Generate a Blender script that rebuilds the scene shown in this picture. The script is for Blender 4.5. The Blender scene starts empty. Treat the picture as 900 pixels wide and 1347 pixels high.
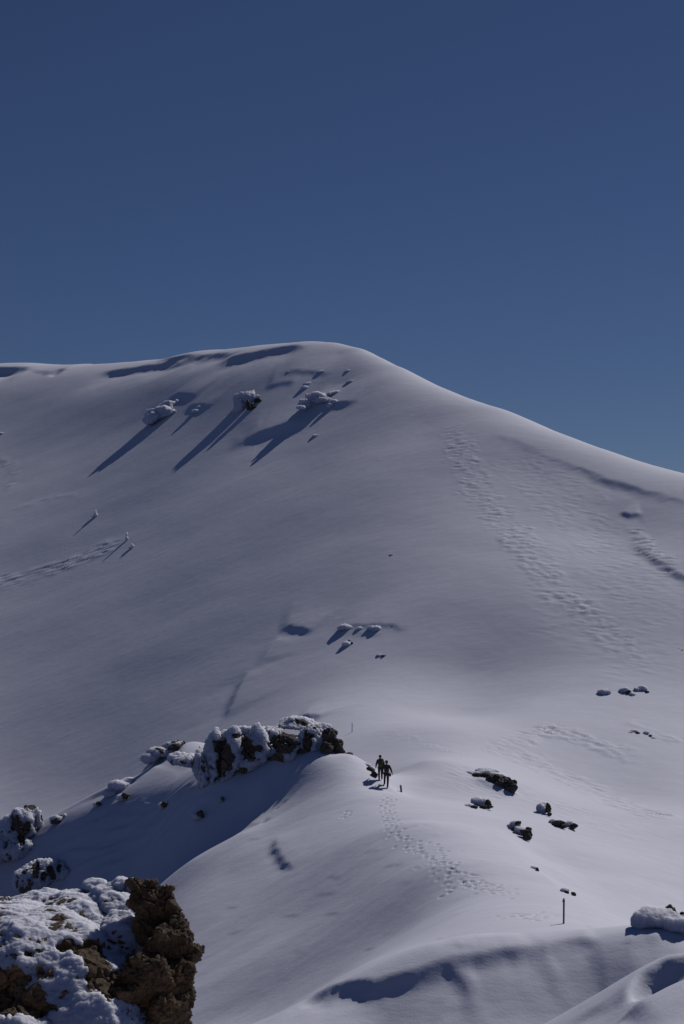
import bpy, bmesh, math, random
import numpy as np
from mathutils import Vector, Matrix

scene = bpy.context.scene
COL = scene.collection
R = math.radians

# ------------------------------------------------------------------ camera
W_REF, H_REF, F_PX, Y_HOR = 900.0, 1347.0, 2100.0, 760.0
cam_d = bpy.data.cameras.new("camera")
cam_d.sensor_fit = 'VERTICAL'
cam_d.sensor_height = 36.0
cam_d.lens = 36.0 * F_PX / H_REF
cam_d.shift_y = (Y_HOR - H_REF / 2) / H_REF
cam_d.clip_start = 0.1
cam_d.clip_end = 20000
cam = bpy.data.objects.new("camera", cam_d)
COL.objects.link(cam)
cam.location = (0, 0, 0)
cam.rotation_euler = (R(90), 0, 0)
scene.camera = cam

# ------------------------------------------------------------------ light
SUN_EL, SUN_AZ = R(43.0), R(40.0)          # azimuth measured from +Y towards +X
sun_dir = Vector((math.cos(SUN_EL) * math.sin(SUN_AZ), math.cos(SUN_EL) * math.cos(SUN_AZ), math.sin(SUN_EL)))
world = bpy.data.worlds.new("World")
scene.world = world
world.use_nodes = True
wn, wl = world.node_tree.nodes, world.node_tree.links
bg = wn['Background']
sky = wn.new('ShaderNodeTexSky')
sky.sky_type = 'NISHITA'
sky.sun_disc = False
sky.sun_elevation = SUN_EL
sky.sun_rotation = SUN_AZ
sky.altitude = 2500
sky.air_density = 1.0
sky.dust_density = 0.35
sky.ozone_density = 3.0
tint = wn.new('ShaderNodeMix'); tint.data_type = 'RGBA'; tint.blend_type = 'MULTIPLY'
tint.inputs[0].default_value = 1.0
wl.new(sky.outputs[0], tint.inputs[6]); tint.inputs[7].default_value = (0.80, 0.87, 1.15, 1)
wl.new(tint.outputs[2], bg.inputs[0])
bg.inputs[1].default_value = 0.05
sl = bpy.data.lights.new("sun", 'SUN')
sl.energy = 5.0
sl.angle = R(0.53)
sl.color = (1.0, 0.972, 0.955)
sun = bpy.data.objects.new("sun", sl)
COL.objects.link(sun)
sun.rotation_euler = (-sun_dir).to_track_quat('-Z', 'Y').to_euler()
vs = scene.view_settings
vs.view_transform = 'Standard'
vs.look = 'None'
vs.exposure = -1.15
vs.gamma = 1.0
scene.cycles.max_bounces = 6
scene.cycles.diffuse_bounces = 1
scene.cycles.sample_clamp_indirect = 0.10

# ------------------------------------------------------------------ noise
_rs = np.random.RandomState(7)
_perm = np.concatenate([_rs.permutation(512)] * 3)
_g3 = _rs.normal(size=(512, 3)); _g3 /= np.linalg.norm(_g3, axis=1)[:, None]
_ang = _rs.uniform(0, 2 * np.pi, 512); _g2 = np.stack([np.cos(_ang), np.sin(_ang)], 1)

def _fade(t): return t * t * t * (t * (t * 6 - 15) + 10)

def noise2(x, y, seed=0):
    xi = np.floor(x).astype(np.int64); yi = np.floor(y).astype(np.int64)
    fx, fy = x - xi, y - yi
    u, v = _fade(fx), _fade(fy)
    def g(ix, iy, dx, dy):
        h = _perm[_perm[(ix + seed * 37) % 512] + iy % 512]
        return _g2[h, 0] * dx + _g2[h, 1] * dy
    a = g(xi, yi, fx, fy); b = g(xi + 1, yi, fx - 1, fy)
    c = g(xi, yi + 1, fx, fy - 1); d = g(xi + 1, yi + 1, fx - 1, fy - 1)
    return 1.4 * ((a + u * (b - a)) * (1 - v) + (c + u * (d - c)) * v)

def fbm2(x, y, octs=4, seed=0, gain=0.5):
    s = 0; a = 1.0
    for k in range(octs):
        s = s + a * noise2(x * 2 ** k, y * 2 ** k, seed + k * 3); a *= gain
    return s

def noise3(p, seed=0):
    i = np.floor(p).astype(np.int64); f = p - i; u = _fade(f)
    def g(dx, dy, dz):
        h = _perm[_perm[_perm[(i[:, 0] + dx + seed * 17) % 512] + (i[:, 1] + dy) % 512] + (i[:, 2] + dz) % 512]
        return (_g3[h] * (f - np.array([dx, dy, dz]))).sum(1)
    def lp(a, b, t): return a + (b - a) * t
    x00 = lp(g(0, 0, 0), g(1, 0, 0), u[:, 0]); x10 = lp(g(0, 1, 0), g(1, 1, 0), u[:, 0])
    x01 = lp(g(0, 0, 1), g(1, 0, 1), u[:, 0]); x11 = lp(g(0, 1, 1), g(1, 1, 1), u[:, 0])
    return 1.4 * lp(lp(x00, x10, u[:, 1]), lp(x01, x11, u[:, 1]), u[:, 2])

def fbm3(p, octs=4, seed=0, gain=0.5):
    s = 0; a = 1.0
    for k in range(octs):
        s = s + a * noise3(p * 2.0 ** k, seed + k * 5); a *= gain
    return s

def ridged3(p, octs=4, seed=0, gain=0.5):
    s = 0; a = 1.0
    for k in range(octs):
        s = s + a * (1 - 2 * np.abs(noise3(p * 2.0 ** k, seed + k * 5))); a *= gain
    return s

# ------------------------------------------------------------------ terrain: survey points (bearing, height, distance)
VIS = [  # points of the snow surface seen in the view: px, py, distance
 # summit crest
 (0,480,304),(45,479,298),(140,480,280),(250,468,258),(340,456,246),(440,450,234),(470,457,229),(500,470,224),(525,482,219),(550,497.5,213),(585,513,207),
 (620,525,203),(660,537.5,199),(700,554.5,195),(750,574.5,190),(800,593.5,185),(850,612,181),(900,627,177),(960,645,172),
 # face, central spur
 (450,930,137),(450,875,147.5),(450,821,156),(450,760,165),(450,700,175),(450,640,186),(450,593,196),(450,545,207.5),(448,506,218),(445,468,228),
 # left face
 (200,970,151),(200,859,167),(200,737,189.5),(200,631,214),(200,545,240),
 (300,900,154),(300,800,169),(300,690,189),(330,590,210),
 (0,1050,152),(0,993,160),(0,889,177),(0,767,203),(0,658,232),(0,560,267),(100,1050,147),
 # right face
 (700,620,180.5),(700,720,163),(700,820,149),(700,930,133),(700,1000,120),(620,940,134),(620,880,144),
 (580,780,156),(580,650,177),(560,560,196),
 (900,700,164),(900,800,149.5),(900,900,137.5),(900,1000,123),(900,1080,109),(900,1150,98),(800,1050,115),(800,700,167),
 # saddle and trail ridge
 (509,1036,104),(499,1027,112),(560,1000,112),(600,960,124),(530,960,125),(470,1008,104),(440,1010,103),
 (600,1060,100),(650,1100,92),(700,1150,84),(741,1212,69),(760,1190,76),(820,1222,72),(800,1150,91),(850,1200,86),(660,1050,106),
 (580,1140,83.5),(600,1200,74),(680,1180,77),(500,1150,86),(540,1090,91),
 # nose in the middle, falling to the left
 (400,1100,95),(450,1100,93),(400,1200,86),(450,1250,80),(350,1150,92),(350,1100,97),(350,1250,83.5),(330,1347,77),(280,1347,78.5),(520,1230,78.5),
 (250,1200,91),(300,1150,94),(250,1132,98),(320,1096,98.5),(395,1035,102.5),(280,1270,84),
 # shaded ridge on the left
 (250,975,118),(250,1010,112),(250,1043,106.4),(250,1082,104.6),(250,1118,102.9),(320,1040,105.3),(320,1086,102.7),
 (180,1022,117),(180,1058,111),(180,1105,108.6),(180,1148,106.4),(100,1058,117),(100,1085,112.8),(100,1135,110.2),(100,1180,108),
 (0,1108,118),(0,1125,115.4),(0,1165,113.3),(0,1205,111.3),(400,985,106),(320,985,109.5),
 # near drift, lower right
 (900,1228,55.5),(830,1231,55.5),(760,1240,55.5),(680,1248,55),(600,1257,54.5),(540,1276,54),(480,1300,53.5),(420,1325,53),
 (600,1300,53.3),(600,1347,52),(700,1300,53.5),(700,1347,52.3),(500,1347,52.2),(780,1300,53.7),(780,1345,52.4),(870,1262,39),
 (680,1239,59.5),(760,1229,60),(600,1245,59.5),(830,1226,59),(900,1220,60),(540,1262,61),(690,1225,63.5),(500,1264,66),(440,1292,66),(560,1245,66),
 (900,1300,33),(880,1347,31),(840,1330,33),
]
HID = [  # ground the view does not show: px, height, distance
 (250,-17,126),(100,-20.2,125),(0,-23,126),(180,-18.8,125),(330,-14.2,119),(400,-13.3,114),
 (450,-11.2,35),(200,-11.6,35),(330,-15,45),(330,-18,60),(100,-18.5,60),(0,-20,60),(150,-15,48),(100,-24,80),(0,-26,80),
 (620,-11.4,37),(800,-10.4,35),
 (450,-8.0,25),(0,-8.0,25),(900,-7.4,25),(200,-5.1,16),(450,-5.0,16),(800,-5.0,17),(0,-5.0,16),
 (-300,-1.75,6),(450,-1.75,6),(1200,-1.75,6),(-900,-1.75,6),(450,-3.2,10),(0,-3.1,10),(1000,-3.1,10),
 (-350,40,330),(-350,18,270),(-350,-5,215),(-350,-17,185),(-350,-22,160),(-350,-26,120),(-350,-28,90),(-350,-24,60),(-350,-16,40),(-350,-7.5,20),
 (-1200,30,330),(-1200,-12,220),(-1200,-35,120),(-1200,-24,50),(-1200,-6,15),
 (1250,4,170),(1250,-6,150),(1250,-19,125),(1250,-24,100),(1250,-26,80),(1250,-21,60),(1250,-11,42),(1250,-7,25),(1250,-5,15),
 (1800,-8,200),(1800,-36,100),(1800,-14,40),
 (0,30,345),(450,27,275),(550,24,238),(620,16,228),(700,10,222),(800,6,210),(900,1,202),(900,-10,230),(0,0,430),(450,0,380),(900,-45,330),(0,-80,650),(900,-90,650),(-900,-60,650),(1700,-90,650),
]
def _uv(x, y):
    yc = np.clip(y, 6.0, 700.0)
    u = np.clip(x / yc * F_PX, -1900, 1900) / 300.0
    return u, 7.0 * np.log(yc / 100.0)

_cx, _cy, _cz = [], [], []
for px, py, d in VIS:
    _cx.append((px - 450) / F_PX * d); _cy.append(d); _cz.append(-(py - Y_HOR) / F_PX * d)
for px, z, d in HID:
    _cx.append((px - 450) / F_PX * d); _cy.append(d); _cz.append(z)
_cx, _cy, _cz = map(np.array, (_cx, _cy, _cz))
_cu, _cv = _uv(_cx, _cy)

def _tps_fit(lam=2e-3):
    n = len(_cu)
    r2 = (_cu[:, None] - _cu) ** 2 + (_cv[:, None] - _cv) ** 2
    K = 0.5 * r2 * np.log(r2 + 1e-12) + lam * np.eye(n)
    P = np.stack([np.ones(n), _cu, _cv], 1)
    A = np.block([[K, P], [P.T, np.zeros((3, 3))]])
    return np.linalg.solve(A, np.concatenate([_cz, np.zeros(3)]))
_tw = _tps_fit()

def base_h(x, y):
    x = np.asarray(x, float); y = np.asarray(y, float)
    sh = x.shape; u, v = _uv(x.ravel(), y.ravel())
    out = np.empty(len(u)); n = len(_cu)
    for s in range(0, len(u), 20000):
        e = min(len(u), s + 20000)
        r2 = (u[s:e, None] - _cu) ** 2 + (v[s:e, None] - _cv) ** 2
        out[s:e] = (0.5 * r2 * np.log(r2 + 1e-12)) @ _tw[:n] + _tw[n] + _tw[n + 1] * u[s:e] + _tw[n + 2] * v[s:e]
    return out.reshape(sh)

def march(hfun, px, py, d0=8.0, d1=330.0):
    d = np.arange(d0, d1, 0.06)
    x = (px - 450) / F_PX * d; z = -(py - Y_HOR) / F_PX * d
    below = hfun(x, d) >= z
    k = int(np.argmax(below)) if below.any() else -1
    if k <= 0: k = int(np.argmin(z - hfun(x, d)))
    return Vector((x[k], d[k], z[k]))

# ------------------------------------------------------------------ wind drifts, scarps, tracks
def polyline(pts, near=None):
    return np.array([[p.x, p.y] for p in (march(base_h, a, b, *(near or (8.0, 330.0))) for a, b in pts)])

def poly_dist(P, x, y):
    """signed distance to a polyline (positive on its right-hand side) and position along it 0..1"""
    best = np.full(x.shape, 1e9); sgn = np.zeros(x.shape); tt = np.zeros(x.shape)
    seg = np.linalg.norm(np.diff(P, axis=0), axis=1); cum = np.concatenate([[0], np.cumsum(seg)])
    for k in range(len(P) - 1):
        ax, ay = P[k]; bx, by = P[k + 1]; dx, dy = bx - ax, by - ay; L2 = dx * dx + dy * dy + 1e-9
        t = np.clip(((x - ax) * dx + (y - ay) * dy) / L2, 0, 1)
        qx, qy = x - ax - t * dx, y - ay - t * dy
        d = np.hypot(qx, qy); s = np.sign(qx * dy - qy * dx)
        m = d < best
        best = np.where(m, d, best); sgn = np.where(m, s, sgn); tt = np.where(m, (cum[k] + t * seg[k]) / cum[-1], tt)
    return best * np.where(sgn == 0, 1, sgn), tt

LIPS = []      # (polyline, up height, scoop depth, steep width, back width, scoop recovery length)
def lip(pts, hu, hs, ws, wb, wl, near=None, taper=0.25):
    LIPS.append((polyline(pts, near), hu, hs, ws, wb, wl, taper))

# summit cornices (steep side towards the viewer)
lip([(-60,484),(-10,485),(25,484),(50,483)], 0.3, 2.0, 1.6, 9, 5)
lip([(58,494),(78,487),(92,486)], 0.3, 0.7, 1.2, 8, 4)
lip([(128,490),(165,486),(215,477),(262,471)], 0.3, 1.0, 1.3, 8, 4)
lip([(205,476),(230,472),(285,466),(330,461)], 0.2, 0.9, 1.2, 8, 3)
lip([(280,476),(310,469),(350,461),(420,454)], 0.3, 0.9, 1.3, 8, 4)
# drifts high on the face
lip([(296,592),(340,572),(375,560),(415,556)], 0.5, 0.2, 1.0, 6, 4, None, .4)
lip([(365,495),(390,489),(415,489),(440,492)], 0.14, 0.1, 0.7, 3, 3)
lip([(345,512),(370,504),(395,502)], 0.15, 0.1, 0.8, 4, 3)
lip([(244,536),(262,532),(282,534)], 0.2, 0.1, 0.7, 3, 3)
lip([(225,520),(245,519),(262,522)], 0.25, 0.05, 0.6, 3, 2)
# right-hand wind lip below the skyline
lip([(690,585),(740,606),(800,628),(860,646),(960,675)], 0.15, 0.35, 0.8, 7, 3, None, .6)
lip([(640,570),(680,578),(720,600)], 0.05, 0.12, 1.2, 7, 5)
lip([(832,712),(850,728),(880,748),(930,780)], 0.16, 0.15, 0.5, 3, 2)
lip([(815,671),(830,676),(846,673)], 0.15, 0.15, 0.4, 1.5, 1.5)
# mid-face terrace
lip([(362,831),(380,824),(400,827),(415,832)], 0.2, 0.12, 0.5, 3, 2.0)
lip([(436,828),(470,823),(520,824),(545,832)], 0.1, 0.05, 0.5, 3, 2.0)
lip([(330,880),(318,905),(308,925),(300,945)], 0.14, 0.14, 0.6, 4, 3)
lip([(372,836),(355,855),(340,876)], 0.07, 0.05, 0.7, 4, 3)
lip([(385,946),(405,940),(425,945)], 0.25, 0.15, 0.5, 2, 2)
# snow bank along the trail, left of the walkers
lip([(440,990),(470,1004),(500,1022),(522,1046)], 0.35, 0.0, 1.6, 0.9, 2)
# left ridge humps
lip([(188,1003),(215,984),(240,977)], 0.4, 0.3, 0.7, 2.5, 2.5, (95,125))
lip([(138,1048),(158,1030),(178,1022)], 0.35, 0.3, 0.7, 2.5, 2.5, (95,125))
# crescents on the nose
lip([(366,1098),(364,1116),(376,1134),(392,1144)], 0.12, 0.12, 0.25, 1.6, 1.0, (75,104))
lip([(334,1088),(350,1078),(362,1076)], 0.10, 0.12, 0.4, 1.5, 1.2, (75,106))
# near drift crest
lip([(405,1312),(440,1299),(490,1291),(545,1277),(610,1256)], 0.05, 0.40, 0.32, 3.0, 1.5, (45,63), 0.15)
lip([(590,1262),(640,1254),(680,1250),(715,1244)], 0.06, 0.28, 0.3, 3.0, 1.4, (45,62))
lip([(700,1250),(745,1240),(790,1236)], 0.06, 0.16, 0.3, 3.0, 1.2, (45,62))
lip([(818,1236),(860,1230),(930,1228)], 0.03, 0.15, 0.4, 2.0, 1.6, (45,60))
lip([(815,1212),(780,1196),(745,1174),(700,1142),(660,1106),(625,1075)], 0.12, 1.3, 2.4, 4.0, 6.0, None, .35)
# bottom-right hummocks
lip([(812,1336),(838,1290),(868,1270),(920,1252)], 0.12, 0.95, 0.4, 1.5, 1.3, (26,42))
lip([(800,1350),(850,1325),(900,1298),(940,1290)], 0.22, 0.1, 1.6, 0.7, 2.0, (24,36))

# snow banked up behind half-buried rocks
lip([(392,537),(410,534),(435,534),(458,530),(475,529)], 0.4, 0.0, .7, 5, 3)
lip([(442,832),(470,832),(500,834),(510,836)], 0.08, 0.0, .5, 4, 3)
lip([(622,1022),(645,1034),(668,1044),(684,1044)], 0.25, 0.0, .5, 3.0, 2)
lip([(250,1040),(290,1044),(340,1040),(390,1016)], 1.2, 0.0, 2.4, 4.0, 2, None, .3)

# small wind-cut ledges scattered over the near snow
def _ledges():
    rnd = random.Random(12)
    for k in range(60):
        px, py = rnd.uniform(285, 890), rnd.uniform(1050, 1335)
        if px > 560 and rnd.random() < .3: continue
        ln = rnd.uniform(12, 42); sl = rnd.uniform(-.25, .05) if px < 620 else rnd.uniform(-.05, .35)
        pts = [(px + ln * t, py + ln * t * sl + rnd.uniform(-1.5, 1.5)) for t in (0, .35, .7, 1)]
        P = polyline(pts)
        if np.linalg.norm(np.diff(P, axis=0), axis=1).max() > 4: continue
        LIPS.append((P, .012, rnd.uniform(.008, .03), rnd.uniform(.10, .16), rnd.uniform(.6, 1.2), rnd.uniform(.5, .9), .45))
_ledges()

TRACKS = []    # churned avalanche snow: (polyline, half width, amplitude, wavelength, seed)
def track(pts, wpx, amp, wl, seed):
    P = polyline(pts); m = march(base_h, *pts[len(pts) // 2])
    TRACKS.append((P, wpx / F_PX * m.y, amp, wl, seed))
track([(590,555),(600,595),(618,640),(652,685),(695,735),(720,775),(770,812),(820,850),(875,895)], 16, 0.13, .8, 1)
track([(606,565),(625,610),(650,655),(680,690),(715,735),(745,775),(795,812),(850,850)], 13, 0.11, .75, 12)
track([(670,585),(720,640),(770,700),(830,760),(900,830)], 46, 0.06, .9, 2)
track([(832,690),(850,725),(900,765)], 12, 0.2, 1.1, 3)
track([(-30,775),(40,758),(100,735),(165,712)], 18, 0.20, 1.3, 4)
track([(0,600),(15,612),(22,630),(5,650)], 6, 0.2, 1.1, 5)
track([(10,672),(60,655),(110,648)], 7, 0.12, 1.1, 6)
track([(640,990),(720,960),(780,980),(850,1000)], 20, 0.2, .9, 7)
track([(660,985),(720,1010),(800,1050),(880,1085)], 28, 0.14, .9, 8)
track([(570,1010),(700,1050),(840,1110)], 55, 0.05, .8, 15)
track([(820,950),(860,965),(900,980)], 10, 0.15, .9, 9)
track([(500,965),(580,985),(650,1000)], 8, 0.05, 0.8, 10)
track([(700,700),(760,800),(880,900)], 60, 0.03, 1.3, 11)
track([(20,1125),(90,1110),(170,1085),(240,1062),(300,1050)], 26, 0.22, 1.6, 13)
track([(60,1160),(120,1150),(175,1140)], 16, 0.2, 1.4, 14)

FOOT = []      # footprints of the trail
def _prints():
    rnd = random.Random(3)
    path = [(512,1046),(508,1062),(512,1080),(522,1100),(545,1118),(575,1132),(602,1154),(640,1168),(672,1180)]
    P = polyline(path, (60, 112))
    seg = np.linalg.norm(np.diff(P, axis=0), axis=1); cum = np.concatenate([[0], np.cumsum(seg)])
    for line in range(3):
        s = rnd.uniform(0, .6); side = 1
        off = (-.25, .05, .3)[line]
        while s < cum[-1]:
            k = min(np.searchsorted(cum, s, 'right') - 1, len(seg) - 1); t = (s - cum[k]) / seg[k]
            p = P[k] + (P[k + 1] - P[k]) * t; d = (P[k + 1] - P[k]) / seg[k]
            spread = 1 + 1.6 * math.exp(-((s - cum[-1] * .62) / 5.0) ** 2) * rnd.uniform(-1, 1.2)
            o = off * spread + side * .12 + rnd.uniform(-.06, .06)
            FOOT.append((p[0] - d[1] * o, p[1] + d[0] * o, math.atan2(d[1], d[0]) + rnd.uniform(-.3, .3), rnd.uniform(.05, .09)))
            s += rnd.uniform(.5, .72); side = -side
    for a, b, n, sx, sy in [(578,1135,26,20,18),(640,1172,22,40,8),(705,1205,16,36,6),(455,1072,7,5,6),(600,1160,14,34,8),(690,1208,16,25,3)]:
        for _ in range(n):
            p = march(base_h, a + rnd.gauss(0, sx) * .7, b + rnd.gauss(0, sy) * .7, 55, 104)
            FOOT.append((p.x, p.y, rnd.uniform(0, 3.1), rnd.uniform(.04, .08)))
_prints()

WX, WY = 0.9, 0.436        # wind grain on the ground (along-drift direction)
def detail_h(x, y):
    """all relief on top of the survey surface"""
    h = np.zeros(x.shape)
    a = x * WX + y * WY; c = x * WY - y * WX
    warp = 2.0 * noise2(x / 14, y / 14, 21)
    near = np.clip((118 - y) / 12, 0, 1)
    far = 1 - near
    h += near * (0.16 * noise2((c + warp) / 3.6, a / 13, 1) + 0.05 * noise2((c + warp) / 1.7, a / 6, 2) + 0.013 * fbm2(c / .6, a / 2.4, 3, 3))
    h += far * (0.22 * noise2(x / 17, y / 15, 5) + 0.05 * noise2(x / 7 + .5 * y / 7, y / 5, 6) + 0.010 * fbm2(x / 2.4, y / 1.3, 3, 8))
    for P, hu, hs, ws, wb, wl, tp in LIPS:
        pad = 3.2 * max(wb, wl)
        m = (x > P[:, 0].min() - pad) & (x < P[:, 0].max() + pad) & (y > P[:, 1].min() - pad) & (y < P[:, 1].max() + pad)
        if not m.any(): continue
        xm, ym = x[m], y[m]
        wob = 0.35 * ws * fbm2(xm / (3 * ws), ym / (3 * ws), 3, 31)
        d, t = poly_dist(P, xm + wob, ym + wob * .6)
        fr = np.maximum(d, 0); bk = np.maximum(-d, 0)
        prof = np.where(d > 0, (hu + hs) * np.exp(-(fr / ws) ** 1.6) - hs * np.exp(-(fr / wl) ** 1.3), hu * np.exp(-(bk / wb) ** 1.6))
        tap = np.clip(np.minimum(t, 1 - t) / tp, 0, 1)
        h[m] += prof * tap * tap * (3 - 2 * tap)
    for P, w, amp, wl, sd in TRACKS:
        m = (x > P[:, 0].min() - w * 2) & (x < P[:, 0].max() + w * 2) & (y > P[:, 1].min() - w * 2) & (y < P[:, 1].max() + w * 2)
        if not m.any(): continue
        xm, ym = x[m], y[m]
        d, t = poly_dist(P, xm, ym)
        env = np.clip(1.3 - np.abs(d) / w + .7 * noise2(xm / (wl * 2.2), ym / (wl * 2.2), 40 + sd), 0, 1)
        env = np.minimum(env * 1.6, 1) * np.clip(np.minimum(t, 1 - t) * 9, 0, 1)
        p = xm * .9 - ym * .44; q = xm * .44 + ym * .9
        n1 = np.clip(1 - 3.0 * np.abs(noise2(p / (wl * 2.0), q / (wl * .40), 50 + sd)), -.2, 1)
        n2 = fbm2(p / (wl * 1.4), q / (wl * .34), 2, 60 + sd)
        patch = np.clip(.85 + .7 * noise2(xm / (wl * 4), ym / (wl * 4), 70 + sd), .1, 1.2)
        h[m] += amp * env * patch * (.6 * n1 + .5 * n2)
    for fx, fy, an, dp in FOOT:
        m = (np.abs(x - fx) < .5) & (np.abs(y - fy) < .5)
        if not m.any(): continue
        dx, dy = x[m] - fx, y[m] - fy
        l = (dx * math.cos(an) + dy * math.sin(an)) / .15; q = (-dx * math.sin(an) + dy * math.cos(an)) / .085
        r2 = l * l + q * q
        h[m] += -dp * np.exp(-r2 ** 2) + dp * .25 * np.exp(-(np.sqrt(r2) - 1.6) ** 2 * 5)
    return h

def ground(x, y):
    x = np.atleast_1d(np.asarray(x, float)); y = np.atleast_1d(np.asarray(y, float))
    return base_h(x, y) + detail_h(x, y)
def hit(px, py, d0=8.0, d1=330.0):
    return march(ground, px, py, d0, d1)
def gz(x, y): return float(ground(x, y)[0])

# ------------------------------------------------------------------ materials
def new_mat(name):
    m = bpy.data.materials.new(name); m.use_nodes = True
    return m, m.node_tree.nodes, m.node_tree.links, m.node_tree.nodes['Principled BSDF']

def node(nt, kind, **kw):
    n = nt.new(kind)
    for k, v in kw.items():
        if k.startswith('i_'): n.inputs[k[2:]].default_value = v
        else: setattr(n, k, v)
    return n

def ramp(nt, stops):
    n = nt.new('ShaderNodeValToRGB'); e = n.color_ramp.elements
    while len(e) < len(stops): e.new(.5)
    for k, (p, c) in enumerate(stops): e[k].position = p; e[k].color = (*c, 1)
    return n

def snow_mat(name, grain, strength, scale=(1, 1, 1), rot=0.0, fine=18.0, col=(.76, .76, .86), dirt=0.0):
    m, nt, L, b = new_mat(name)
    co = node(nt, 'ShaderNodeTexCoord')
    mp = node(nt, 'ShaderNodeMapping'); mp.inputs['Scale'].default_value = scale; mp.inputs['Rotation'].default_value = (0, 0, rot)
    L.new(co.outputs['Object'], mp.inputs[0])
    n1 = node(nt, 'ShaderNodeTexNoise', i_Scale=grain, i_Detail=5.0, i_Roughness=.62)
    n2 = node(nt, 'ShaderNodeTexNoise', i_Scale=fine, i_Detail=3.0)
    L.new(mp.outputs[0], n1.inputs['Vector']); L.new(co.outputs['Object'], n2.inputs['Vector'])
    mx = node(nt, 'ShaderNodeMath', operation='MULTIPLY_ADD'); mx.inputs[1].default_value = .25
    L.new(n2.outputs[0], mx.inputs[0]); L.new(n1.outputs[0], mx.inputs[2])
    bp = node(nt, 'ShaderNodeBump', i_Strength=strength, i_Distance=.08)
    L.new(mx.outputs[0], bp.inputs['Height']); L.new(bp.outputs[0], b.inputs['Normal'])
    cr = ramp(nt, [(.3, tuple(c * .95 for c in col)), (.7, col)])
    L.new(n1.outputs[0], cr.inputs[0]); L.new(cr.outputs[0], b.inputs['Base Color'])
    b.inputs['Roughness'].default_value = .65
    b.inputs['Specular IOR Level'].default_value = .06
    return m

def rock_mat(name, c0, c1, c2, scale, bump=.8, dist=.05):
    m, nt, L, b = new_mat(name)
    co = node(nt, 'ShaderNodeTexCoord')
    n1 = node(nt, 'ShaderNodeTexNoise', i_Scale=scale, i_Detail=8.0, i_Roughness=.7)
    n2 = node(nt, 'ShaderNodeTexNoise', i_Scale=scale * 4.5, i_Detail=6.0, i_Roughness=.7)
    vo = node(nt, 'ShaderNodeTexVoronoi', i_Scale=scale * 3.0)
    for n in (n1, n2, vo): L.new(co.outputs['Object'], n.inputs['Vector'])
    cr = ramp(nt, [(.3, c0), (.52, c1), (.72, c2)])
    mxf = node(nt, 'ShaderNodeMath', operation='MULTIPLY_ADD'); mxf.inputs[1].default_value = .5
    hf = node(nt, 'ShaderNodeMath', operation='MULTIPLY'); hf.inputs[1].default_value = .5
    L.new(n1.outputs[0], hf.inputs[0]); L.new(n2.outputs[0], mxf.inputs[0]); L.new(hf.outputs[0], mxf.inputs[2])
    L.new(mxf.outputs[0], cr.inputs[0]); L.new(cr.outputs[0], b.inputs['Base Color'])
    ad = node(nt, 'ShaderNodeMath', operation='MULTIPLY_ADD'); ad.inputs[1].default_value = .5
    L.new(vo.outputs['Distance'], ad.inputs[0]); L.new(mxf.outputs[0], ad.inputs[2])
    bp = node(nt, 'ShaderNodeBump', i_Strength=bump, i_Distance=dist)
    L.new(ad.outputs[0], bp.inputs['Height']); L.new(bp.outputs[0], b.inputs['Normal'])
    b.inputs['Roughness'].default_value = .85
    return m

def plain_mat(name, c, rough=.8, scale=20., var=.25):
    m, nt, L, b = new_mat(name)
    co = node(nt, 'ShaderNodeTexCoord'); n1 = node(nt, 'ShaderNodeTexNoise', i_Scale=scale, i_Detail=4.0)
    L.new(co.outputs['Object'], n1.inputs['Vector'])
    cr = ramp(nt, [(.3, tuple(v * (1 - var) for v in c)), (.7, tuple(min(1, v * (1 + var)) for v in c))])
    L.new(n1.outputs[0], cr.inputs[0]); L.new(cr.outputs[0], b.inputs['Base Color']); b.inputs['Roughness'].default_value = rough
    return m

M_SNOW = snow_mat('wind_packed_snow', 1.6, .28, (.4, 1, 1), 0, 9.0)
M_RIME = snow_mat('rime_ice', 2.6, .6, (1, 1, 1), 0, 9.0, (.70, .70, .79))
M_RIME_NEAR = snow_mat('near_rime_ice', 9.0, .35, (1, 1, 1), 0, 45.0, (.70, .70, .79))
for m_, r_ in ((M_RIME, .5), (M_RIME_NEAR, .08)):      # rime glows through where the sun strikes its thin edges
    b_ = m_.node_tree.nodes['Principled BSDF']
    b_.inputs['Subsurface Weight'].default_value = 1.0
    b_.inputs['Subsurface Radius'].default_value = (1.0, 1.0, 1.0)
    b_.inputs['Subsurface Scale'].default_value = r_
M_ROCK = rock_mat('dark_volcanic_stone', (.012, .010, .010), (.03, .025, .022), (.065, .052, .042), 2.2)
M_ROCK_NEAR = rock_mat('brown_stone', (.014, .008, .005), (.058, .034, .016), (.19, .10, .04), 5.0, 1.0, .04)
M_WOOD = plain_mat('weathered_wood', (.09, .065, .045), .85)
M_METAL = plain_mat('dull_metal', (.10, .10, .11), .5)
M_BLACK = plain_mat('black_cloth', (.014, .014, .016), .9)
M_DARK = plain_mat('charcoal_cloth', (.022, .022, .026), .9)
M_OLIVE = plain_mat('olive_cloth', (.05, .056, .018), .85)
M_BLUE = plain_mat('blue_cloth', (.035, .05, .10), .85)
M_SKIN = plain_mat('skin', (.35, .2, .14), .6)
M_HAIR = plain_mat('wool', (.02, .018, .016), .95)

# ------------------------------------------------------------------ object helpers
def tag(o, label=None, cat=None, group=None, kind=None):
    if label: o['label'] = label
    if cat: o['category'] = cat
    if group: o['group'] = group
    if kind: o['kind'] = kind
    return o

def mesh_obj(name, V, F, mat, parent=None, smooth=True):
    me = bpy.data.meshes.new(name)
    me.from_pydata([tuple(v) for v in V], [], [tuple(f) for f in F])
    me.materials.append(mat)
    if smooth: me.polygons.foreach_set('use_smooth', np.ones(len(me.polygons), bool))
    o = bpy.data.objects.new(name, me); COL.objects.link(o)
    if parent is not None: o.parent = parent
    return o

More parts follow.
